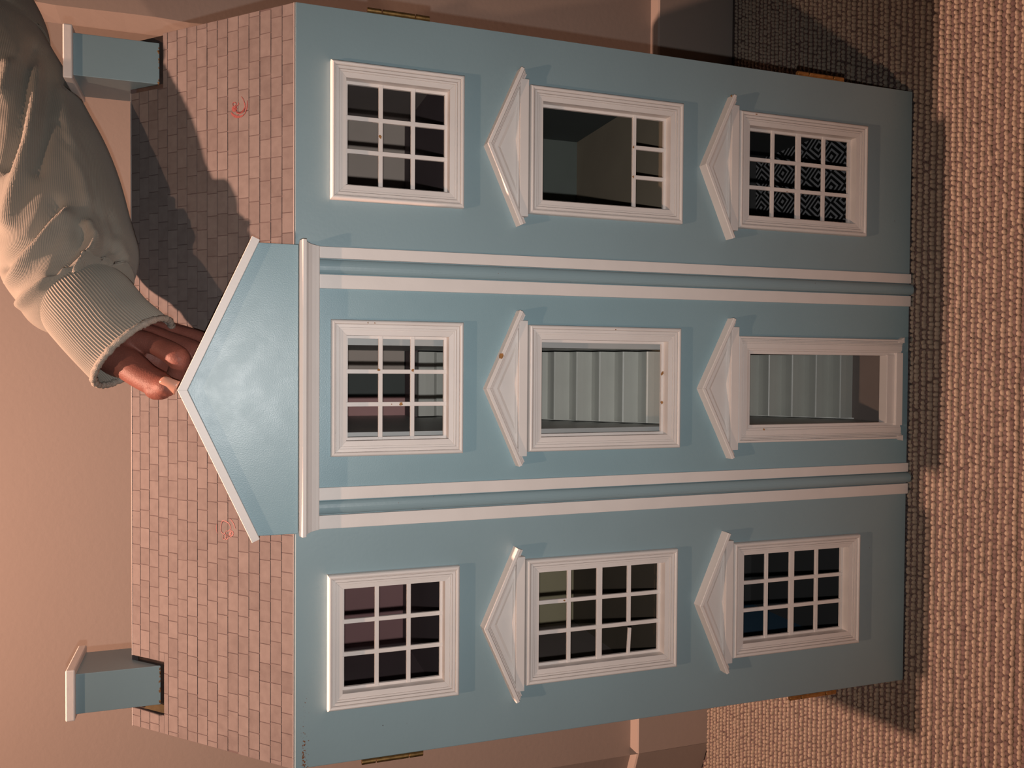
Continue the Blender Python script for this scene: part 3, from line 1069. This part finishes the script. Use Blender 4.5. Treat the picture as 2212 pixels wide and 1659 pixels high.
def tube(m, pts, seg=20, sub=5):
    """rounded tapering limb through (x,y,z,r) points"""
    P = [Vector(p[:3]) for p in pts]; rr = [p[3] for p in pts]
    Q, q = [], []
    for i in range(len(P) - 1):
        p0, p1, p2, p3 = P[max(i - 1, 0)], P[i], P[i + 1], P[min(i + 2, len(P) - 1)]
        for k in range(sub):
            u = k / sub
            Q.append(0.5 * ((2 * p1) + (p2 - p0) * u + (2 * p0 - 5 * p1 + 4 * p2 - p3) * u * u + (3 * p1 - p0 - 3 * p2 + p3) * u ** 3))
            q.append(rr[i] * (1 - u) + rr[i + 1] * u)
    Q.append(P[-1]); q.append(rr[-1])
    t0 = (Q[1] - Q[0]).normalized(); t1 = (Q[-1] - Q[-2]).normalized()
    rings = []
    for a in (0.0, 0.35, 0.7, 1.05):
        rings.append((Q[0] - t0 * q[0] * math.cos(a), max(q[0] * math.sin(a), 1e-4), t0))
    for i in range(len(Q)):
        t = (Q[min(i + 1, len(Q) - 1)] - Q[max(i - 1, 0)]).normalized()
        rings.append((Q[i], q[i], t))
    for a in (1.05, 0.7, 0.35, 0.0):
        rings.append((Q[-1] + t1 * q[-1] * math.cos(a), max(q[-1] * math.sin(a), 1e-4), t1))
    vs, fs = [], []
    s = Vector((0.3, 1, 0.2)).normalized()
    for c, r, t in rings:
        s = (s - t * s.dot(t)).normalized()
        d = t.cross(s)
        for k in range(seg):
            a = 2 * math.pi * k / seg
            vs.append(c + s * (r * math.cos(a)) + d * (r * math.sin(a)))
    n = len(rings)
    for i in range(n - 1):
        for k in range(seg):
            fs.append((i * seg + k, i * seg + (k + 1) % seg, (i + 1) * seg + (k + 1) % seg, (i + 1) * seg + k))
    fs += [tuple(range(seg - 1, -1, -1)), tuple(range((n - 1) * seg, n * seg))]
    m.add(vs, fs)


def fused(m, name, voxel, smooth):
    """union of overlapping limbs as one continuous skin"""
    me = m.mesh(name)
    o = bpy.data.objects.new(name + '_tmp', me)
    COL.objects.link(o)
    md = o.modifiers.new('r', 'REMESH'); md.mode = 'VOXEL'; md.voxel_size = voxel; md.use_smooth_shade = True
    ms = o.modifiers.new('s', 'SMOOTH'); ms.factor = 0.5; ms.iterations = smooth
    dg = bpy.context.evaluated_depsgraph_get()
    out = bpy.data.meshes.new_from_object(o.evaluated_get(dg))
    bpy.data.objects.remove(o)
    for p in out.polygons:
        p.use_smooth = True
    return out


AX = [(285, 757, 0.042), (236, 712, 0.050), (184, 652, 0.064), (150, 552, 0.104), (107, 398, 0.146), (42, 250, 0.174), (-32, 116, 0.190)]
AXW = [atY(*a) for a in AX]
SHOULDER = Vector((0.735, 0.165, 1.325))
ELB = AXW[-1] + (AXW[-1] - AXW[-2]).normalized() * 0.05
hand = MB()
wrist = (*atY(214, 716, 0.062), 0.0225)
tube(hand, [(*AXW[4], .034), (*AXW[3], .032), (*atY(190, 668, .070), .024), wrist])
mcpI, mcpM, mcpR, mcpP = hc(600, 520, .046, .0118), hc(700, 415, .055, .0118), hc(770, 325, .063, .0110), hc(820, 250, .070, .0098)
for q in (mcpI, mcpM, mcpR, mcpP):
    tube(hand, [wrist, tuple((a * .45 + b * .55) for a, b in zip(wrist, q))[:3] + (.0150,), q], sub=4)
# heel of the thumb
tube(hand, [(*atY(225, 735, .060), .0200), hc(330, 740, .050, .0185), hc(500, 850, .038, .0160)], sub=4)
tube(hand, [hc(330, 640, .060, .0150), hc(560, 700, .046, .0125), mcpI], sub=4)
# thumb
tube(hand, [hc(330, 745, .048, .0180), hc(540, 885, .034, .0150), hc(790, 1075, .020, .0128), hc(1000, 1185, .008, .0118), hc(1085, 1212, .000, .0098), hc(1105, 1220, -.001, .0088)])
tube(hand, [hc(560, 620, .066, .017), hc(900, 760, .062, .017), hc(1050, 840, .066, .014)], sub=3)
tube(hand, [hc(940, 1250, .008, .0098), hc(1025, 1262, .003, .0090)], sub=3)
# fingers
tube(hand, [mcpI, hc(920, 585, .034, .0094), hc(1275, 780, .018, .0108), hc(1285, 930, .022, .0090), hc(1230, 1080, .030, .0086), hc(1130, 1190, .042, .0076)])
tube(hand, [mcpM, hc(1120, 525, .046, .0090), hc(1560, 700, .031, .0096), hc(1680, 900, .028, .0084), hc(1640, 1080, .032, .0074)])
tube(hand, [mcpR, hc(1240, 420, .058, .0086), hc(1690, 560, .044, .0090), hc(1830, 760, .038, .0078), hc(1820, 930, .040, .0068)])
tube(hand, [mcpP, hc(1180, 360, .071, .0076), hc(1520, 470, .060, .0076), hc(1720, 620, .054, .0066)])
# the rest of the body stands to the right, outside the picture
body = MB()
tube(body, [(*AXW[4], .038), (*AXW[5], .042), (*ELB, .042), (*SHOULDER, .05), (0.86, .18, 1.30, .06), (0.845, .16, 1.42, .052), (0.83, .14, 1.50, .055)], sub=3)
tube(body, [(0.828, .150, 1.575, .074), (0.826, .140, 1.625, .082), (0.826, .138, 1.645, .080)], sub=3)     # skull
tube(body, [(0.826, .115, 1.570, .058), (0.822, .088, 1.535, .040), (0.820, .078, 1.522, .028)], sub=3)     # jaw and chin
tube(body, [(0.822, .060, 1.610, .010), (0.820, .042, 1.578, .013)], sub=3)                                  # nose
tube(body, [(0.820, .062, 1.552, .010), (0.822, .058, 1.545, .009)], sub=2)                                  # lips
for sx in (-1, 1):
    tube(body, [(0.826 + sx * .080, .140, 1.610, .010), (0.826 + sx * .082, .146, 1.575, .009)], sub=2)      # ears
    tube(body, [(0.822 + sx * .016, .062, 1.622, .010), (0.822 + sx * .044, .076, 1.624, .010)], sub=2)      # brow
# the other hand hangs loosely, palm to the thigh
tube(body, [(1.04, -.02, .93, .030), (1.035, -.05, .875, .026), (1.032, -.065, .835, .024)], sub=3)
tube(body, [(1.032, -.065, .835, .022), (1.034, -.060, .800, .018)], sub=2)
for k, (dy, ln) in enumerate(((-.036, .060), (-.014, .070), (.008, .066), (.028, .052))):
    tube(body, [(1.033, -.062 + dy * .5, .825, .013), (1.034, -.064 + dy, .775, .0100), (1.028, -.066 + dy * 1.05, .775 - ln * .5, .0092), (1.016, -.066 + dy * 1.05, .775 - ln, .0078)], sub=3)
tube(body, [(1.028, -.085, .845, .014), (1.012, -.112, .805, .0115), (1.004, -.116, .775, .0098)], sub=3)
body_mesh = fused(body, 'body', 0.0042, 5)
hand_mesh = fused(hand, 'person', 0.0011, 7)
bm = bmesh.new(); bm.from_mesh(body_mesh); bm.from_mesh(hand_mesh)
bm.to_mesh(hand_mesh); bm.free()
for p in hand_mesh.polygons:
    p.use_smooth = True
hand_mesh.materials.clear(); hand_mesh.materials.append(SKIN)
person = bpy.data.objects.new('person', hand_mesh)
COL.objects.link(person)
person['label'] = 'person in a pale grey sweatshirt reaching in from the right, hand pinching the gable peak'
person['category'] = 'person'

# thumb nail, a slightly domed plate bedded in the tip
nb = MB()
nc_ = hc(1150, 1195, 0, 0)
pc = Vector(hc(1125, 1185, -.0095, 0)[:3])
ux = (Vector(hc(1290, 1255, -.0088, 0)[:3]) - Vector(hc(1040, 1140, -.0062, 0)[:3])).normalized()
nn = (Vector(CAM) - pc).normalized()
nn = (nn + Vector((-.15, 0, .75))).normalized()
nn = (nn - ux * nn.dot(ux)).normalized()
vv = nn.cross(ux)
vs, fs = [], []
NX, NY = 11, 9
for i in range(NX):
    for j in range(NY):
        u, v = -1 + 2 * i / (NX - 1), -1 + 2 * j / (NY - 1)
        wx = 0.0068 * (1 - 0.10 * (1 - u) / 2) * math.sqrt(max(0.0, 1 - 0.86 * max(0, -u) ** 4))
        vs.append(pc + ux * (u * 0.0080) + vv * (v * wx) + nn * (0.0014 - 0.0030 * v * v - 0.0006 * u * u))
for i in range(NX - 1):
    for j in range(NY - 1):
        fs.append((i * NY + j, (i + 1) * NY + j, (i + 1) * NY + j + 1, i * NY + j + 1))
nail = nb.add(vs, fs).obj('thumb_nail', NAIL, person, smooth=True)
sd = nail.modifiers.new('thick', 'SOLIDIFY'); sd.thickness = 0.0009; sd.offset = -1


# ---- sleeve
def seg_d(px, py, pts):
    best = 1e9
    for i in range(len(pts) - 1):
        ax, ay = pts[i]; bx, by = pts[i + 1]
        dx, dy = bx - ax, by - ay
        t = max(0, min(1, ((px - ax) * dx + (py - ay) * dy) / (dx * dx + dy * dy + 1e-9)))
        best = min(best, math.hypot(px - ax - t * dx, py - ay - t * dy))
    return best


FOLDS = [  # height in m, width in px, line through the photo
    (0.0068, 17, [(74, 150), (69, 220), (62, 289), (49, 347), (32, 411), (14, 480)]),
    (-0.0080, 13, [(78, 100), (60, 150), (52, 230), (36, 300), (10, 360)]),
    (-0.0050, 12, [(104, 120), (106, 200), (96, 290), (80, 370)]),
    (0.0060, 12, [(18, 140), (4, 200)]),
    (0.0045, 14, [(132, 200), (150, 300), (178, 380), (190, 430)]),
    (-0.0026, 4, [(124, 260), (136, 301), (156, 327), (179, 364), (197, 400), (205, 448), (222, 477), (231, 508), (227, 545), (208, 574)]),
    (0.0100, 9, [(190, 488), (204, 516), (200, 540), (184, 564), (168, 596)]),
    (0.0085, 14, [(142, 468), (112, 490), (84, 532), (58, 562), (28, 612)]),
    (-0.0080, 13, [(122, 440), (96, 480), (66, 515), (30, 545), (0, 575)]),
    (-0.0070, 15, [(176, 500), (168, 530), (140, 560), (120, 590)]),
    (0.0070, 10, [(140, 586), (100, 612), (62, 640), (40, 662)]),
    (-0.0100, 8, [(214, 580), (196, 588), (172, 604)]),
    (-0.0060, 7, [(214, 580), (240, 566), (262, 560)]),
    (-0.0060, 7, [(214, 580), (240, 590), (258, 604)]),
    (0.0045, 9, [(228, 572), (252, 576), (272, 586)]),
    (0.0030, 12, [(250, 520), (262, 540), (272, 560)]),
    (-0.0040, 10, [(240, 470), (250, 500), (246, 540)])]


def smooth_path(pts, rad, n):
    P = [Vector(p) for p in pts]
    out, ro = [], []
    m_ = len(P) - 1
    for j in range(n + 1):
        f = m_ * j / n
        i = min(int(f), m_ - 1)
        u = f - i
        p0, p1, p2, p3 = P[max(i - 1, 0)], P[i], P[i + 1], P[min(i + 2, m_)]
        out.append(0.5 * ((2 * p1) + (p2 - p0) * u + (2 * p0 - 5 * p1 + 4 * p2 - p3) * u * u + (3 * p1 - p0 - 3 * p2 + p3) * u ** 3))
        u2 = u * u * (3 - 2 * u)
        ro.append(tuple(a * (1 - u2) + b * u2 for a, b in zip(rad[i], rad[i + 1])))
    return out, ro


def vnoise(x, y, z):
    return (math.sin(x * 41 + 1.3 * math.sin(y * 37)) + math.sin(y * 53 + 1.7 * math.sin(z * 31)) + math.sin(z * 47 + 1.1 * math.sin(x * 59))) / 3


def garment(name, pts, rad, n, seg, m, ribs=0, rib_h=0.0, folds=False, closed_end=None, uvs=(260, 0), hem=0):
    C, Rr = smooth_path(pts, rad, n)
    vs, nrm = [], []
    for i, (c, (a, b)) in enumerate(zip(C, Rr)):
        t = (C[min(i + 1, n)] - C[max(i - 1, 0)]).normalized()
        s = t.cross(Vector((0, -1, 0))).normalized()      # across, in the picture plane
        d = s.cross(t).normalized()
        for k in range(seg):
            th = 2 * math.pi * k / seg
            e = s * (a * math.cos(th)) + d * (b * math.sin(th))
            nv = (s * (math.cos(th) / a) + d * (math.sin(th) / b)).normalized()
            if ribs:
                e += nv * (rib_h * math.cos(th * ribs))
            vs.append(c + e); nrm.append(nv)
    if folds:
        X, Y = to_px(np.array([tuple(v) for v in vs]))
        for i, v in enumerate(vs):
            face = nrm[i].dot((Vector(CAM) - v).normalized())
            dsp = 0.0016 * vnoise(v.x * .8, v.y * .8, v.z * .8)
            if face > -0.1 and -60 < X[i] < 320 and -40 < Y[i] < 720:
                k = min(1, (face + 0.1) / 0.35)
                for h, w, ln in FOLDS:
                    dd = seg_d(X[i], Y[i], ln)
                    if dd < 3 * w:
                        dsp += k * h * math.exp(-(dd / w) ** 2)
            v = v + nrm[i] * dsp
            if .300 < v.x < .361 and .114 < v.y < .207 and .915 < v.z < .9440:
                v.z = .9440          # the sleeve lies on the chimney cap
            vs[i] = v
    fs = []
    for i in range(n):
        for k in range(seg):
            fs.append((i * seg + k, i * seg + (k + 1) % seg, (i + 1) * seg + (k + 1) % seg, (i + 1) * seg + k))
    me = bpy.data.meshes.new(name)
    me.from_pydata([tuple(v) for v in vs], [], fs)
    uvl = me.uv_layers.new(name='UVMap')
    for p in me.polygons:
        p.use_smooth = True
        i0, k0 = divmod(p.index, seg)
        for li, (di, dk) in zip(p.loop_indices, ((0, 0), (0, 1), (1, 1), (1, 0))):
            ang, ln = (k0 + dk) / seg, (i0 + di) / n
            uvl.data[li].uv = (ang * uvs[0] + ln * uvs[1], ln)
    bm = bmesh.new(); bm.from_mesh(me)
    bmesh.ops.recalc_face_normals(bm, faces=bm.faces)
    bm.to_mesh(me); bm.free()
    me.materials.append(m)
    o = bpy.data.objects.new(name, me)
    COL.objects.link(o)
    o.parent = person
    sd_ = o.modifiers.new('cloth', 'SOLIDIFY'); sd_.thickness = 0.0018; sd_.offset = -1
    return o


SW = [SHOULDER, SHOULDER.lerp(ELB, .5), ELB, AXW[6], AXW[5], AXW[4], AXW[3], atY(170, 628, .078), atY(186, 652, .066)]
SR = [(.095, .095), (.080, .080), (.066, .060), (.061, .057), (.062, .056), (.064, .054), (.063, .048), (.052, .040), (.036, .030)]
garment('sleeve', SW, SR, 150, 110, KNIT, folds=True, uvs=(76, 40))
CW = [atY(150, 612, .088), atY(172, 636, .078), atY(196, 664, .066), atY(236, 710, .053), atY(276, 748, .044), atY(287, 759, .0415)]
CR_ = [(.034, .032), (.0400, .036), (.0425, .038), (.0420, .036), (.0430, .035), (.0432, .035)]
cuff = garment('cuff', CW, CR_, 30, 780, RIB, ribs=96, rib_h=0.00050, uvs=(62, 0))
# rolled, fuzzy hem round the mouth of the cuff
hm = MB()
c0 = CW[-1]
t = (CW[-1] - CW[-2]).normalized(); s_ = t.cross(Vector((0, -1, 0))).normalized(); d_ = s_.cross(t).normalized()
NS, NT = 130, 10
vs, fs = [], []
rh = random.Random(4)
for i in range(NS):
    th = 2 * math.pi * i / NS
    rad_ = (s_ * math.cos(th) + d_ * math.sin(th))
    cc = c0 + s_ * (.0430 * math.cos(th)) + d_ * (.0348 * math.sin(th)) + t * 0.0008
    r0 = 0.0030 * rh.uniform(0.86, 1.18)
    for k in range(NT):
        a = 2 * math.pi * k / NT
        r1 = r0 * rh.uniform(0.88, 1.14)
        vs.append(cc + rad_ * (r1 * math.cos(a)) + t * (r1 * math.sin(a)))
for i in range(NS):
    for k in range(NT):
        fs.append((i * NT + k, i * NT + (k + 1) % NT, ((i + 1) % NS) * NT + (k + 1) % NT, ((i + 1) % NS) * NT + k))
hm.add(vs, fs).obj('cuff_hem', mat('hem_fuzz', (0.27, 0.245, 0.21), 0.95, 0.15, 500, 0.8, 900), person, smooth=True)

# torso, other sleeve, trousers, shoes and hair: beyond the right edge of the picture
def plain(name, pieces, m, vox=0.012):
    b = MB()
    for p in pieces:
        tube(b, p, seg=18, sub=4)
    me = fused(b, name, vox, 6)
    me.materials.clear(); me.materials.append(m)
    uvl = me.uv_layers.new(name='UVMap')
    o = bpy.data.objects.new(name, me)
    COL.objects.link(o)
    o.parent = person
    return o


plain('sweatshirt', [[(0.90, .19, .86, .125), (0.89, .19, 1.00, .125), (0.88, .185, 1.15, .130), (0.87, .18, 1.28, .115), (0.855, .17, 1.36, .070)],
                     [(0.735, .165, 1.325, .085), (0.87, .18, 1.30, .10), (1.01, .185, 1.30, .075), (1.08, .12, 1.08, .062), (1.04, -.02, .92, .052)]], KNIT)
plain('trousers', [[(0.90, .19, .90, .12), (0.83, .19, .80, .10), (0.82, .18, .45, .070), (0.82, .19, .07, .055)],
                   [(0.90, .19, .90, .12), (0.98, .19, .80, .10), (0.99, .18, .45, .070), (0.99, .19, .07, .055)]], DENIM)
for x in (.82, .99):
    plain('shoe', [[(x, .22, .040, .040), (x, .14, .040, .042), (x, .04, .030, .034)]], DENIM, .006)
plain('hair', [[(0.832, .195, 1.46, .045), (0.830, .185, 1.55, .074), (0.827, .168, 1.635, .086), (0.826, .150, 1.672, .078), (0.826, .110, 1.690, .050)]], HAIR, .006)
for sx in (-1, 1):
    ey = MB()
    tube(ey, [(0.822 + sx * .030, .0735, 1.603, .0085), (0.822 + sx * .031, .0735, 1.603, .0085)], seg=12, sub=1)
    ey.obj('eye', HAIR, person, smooth=True)
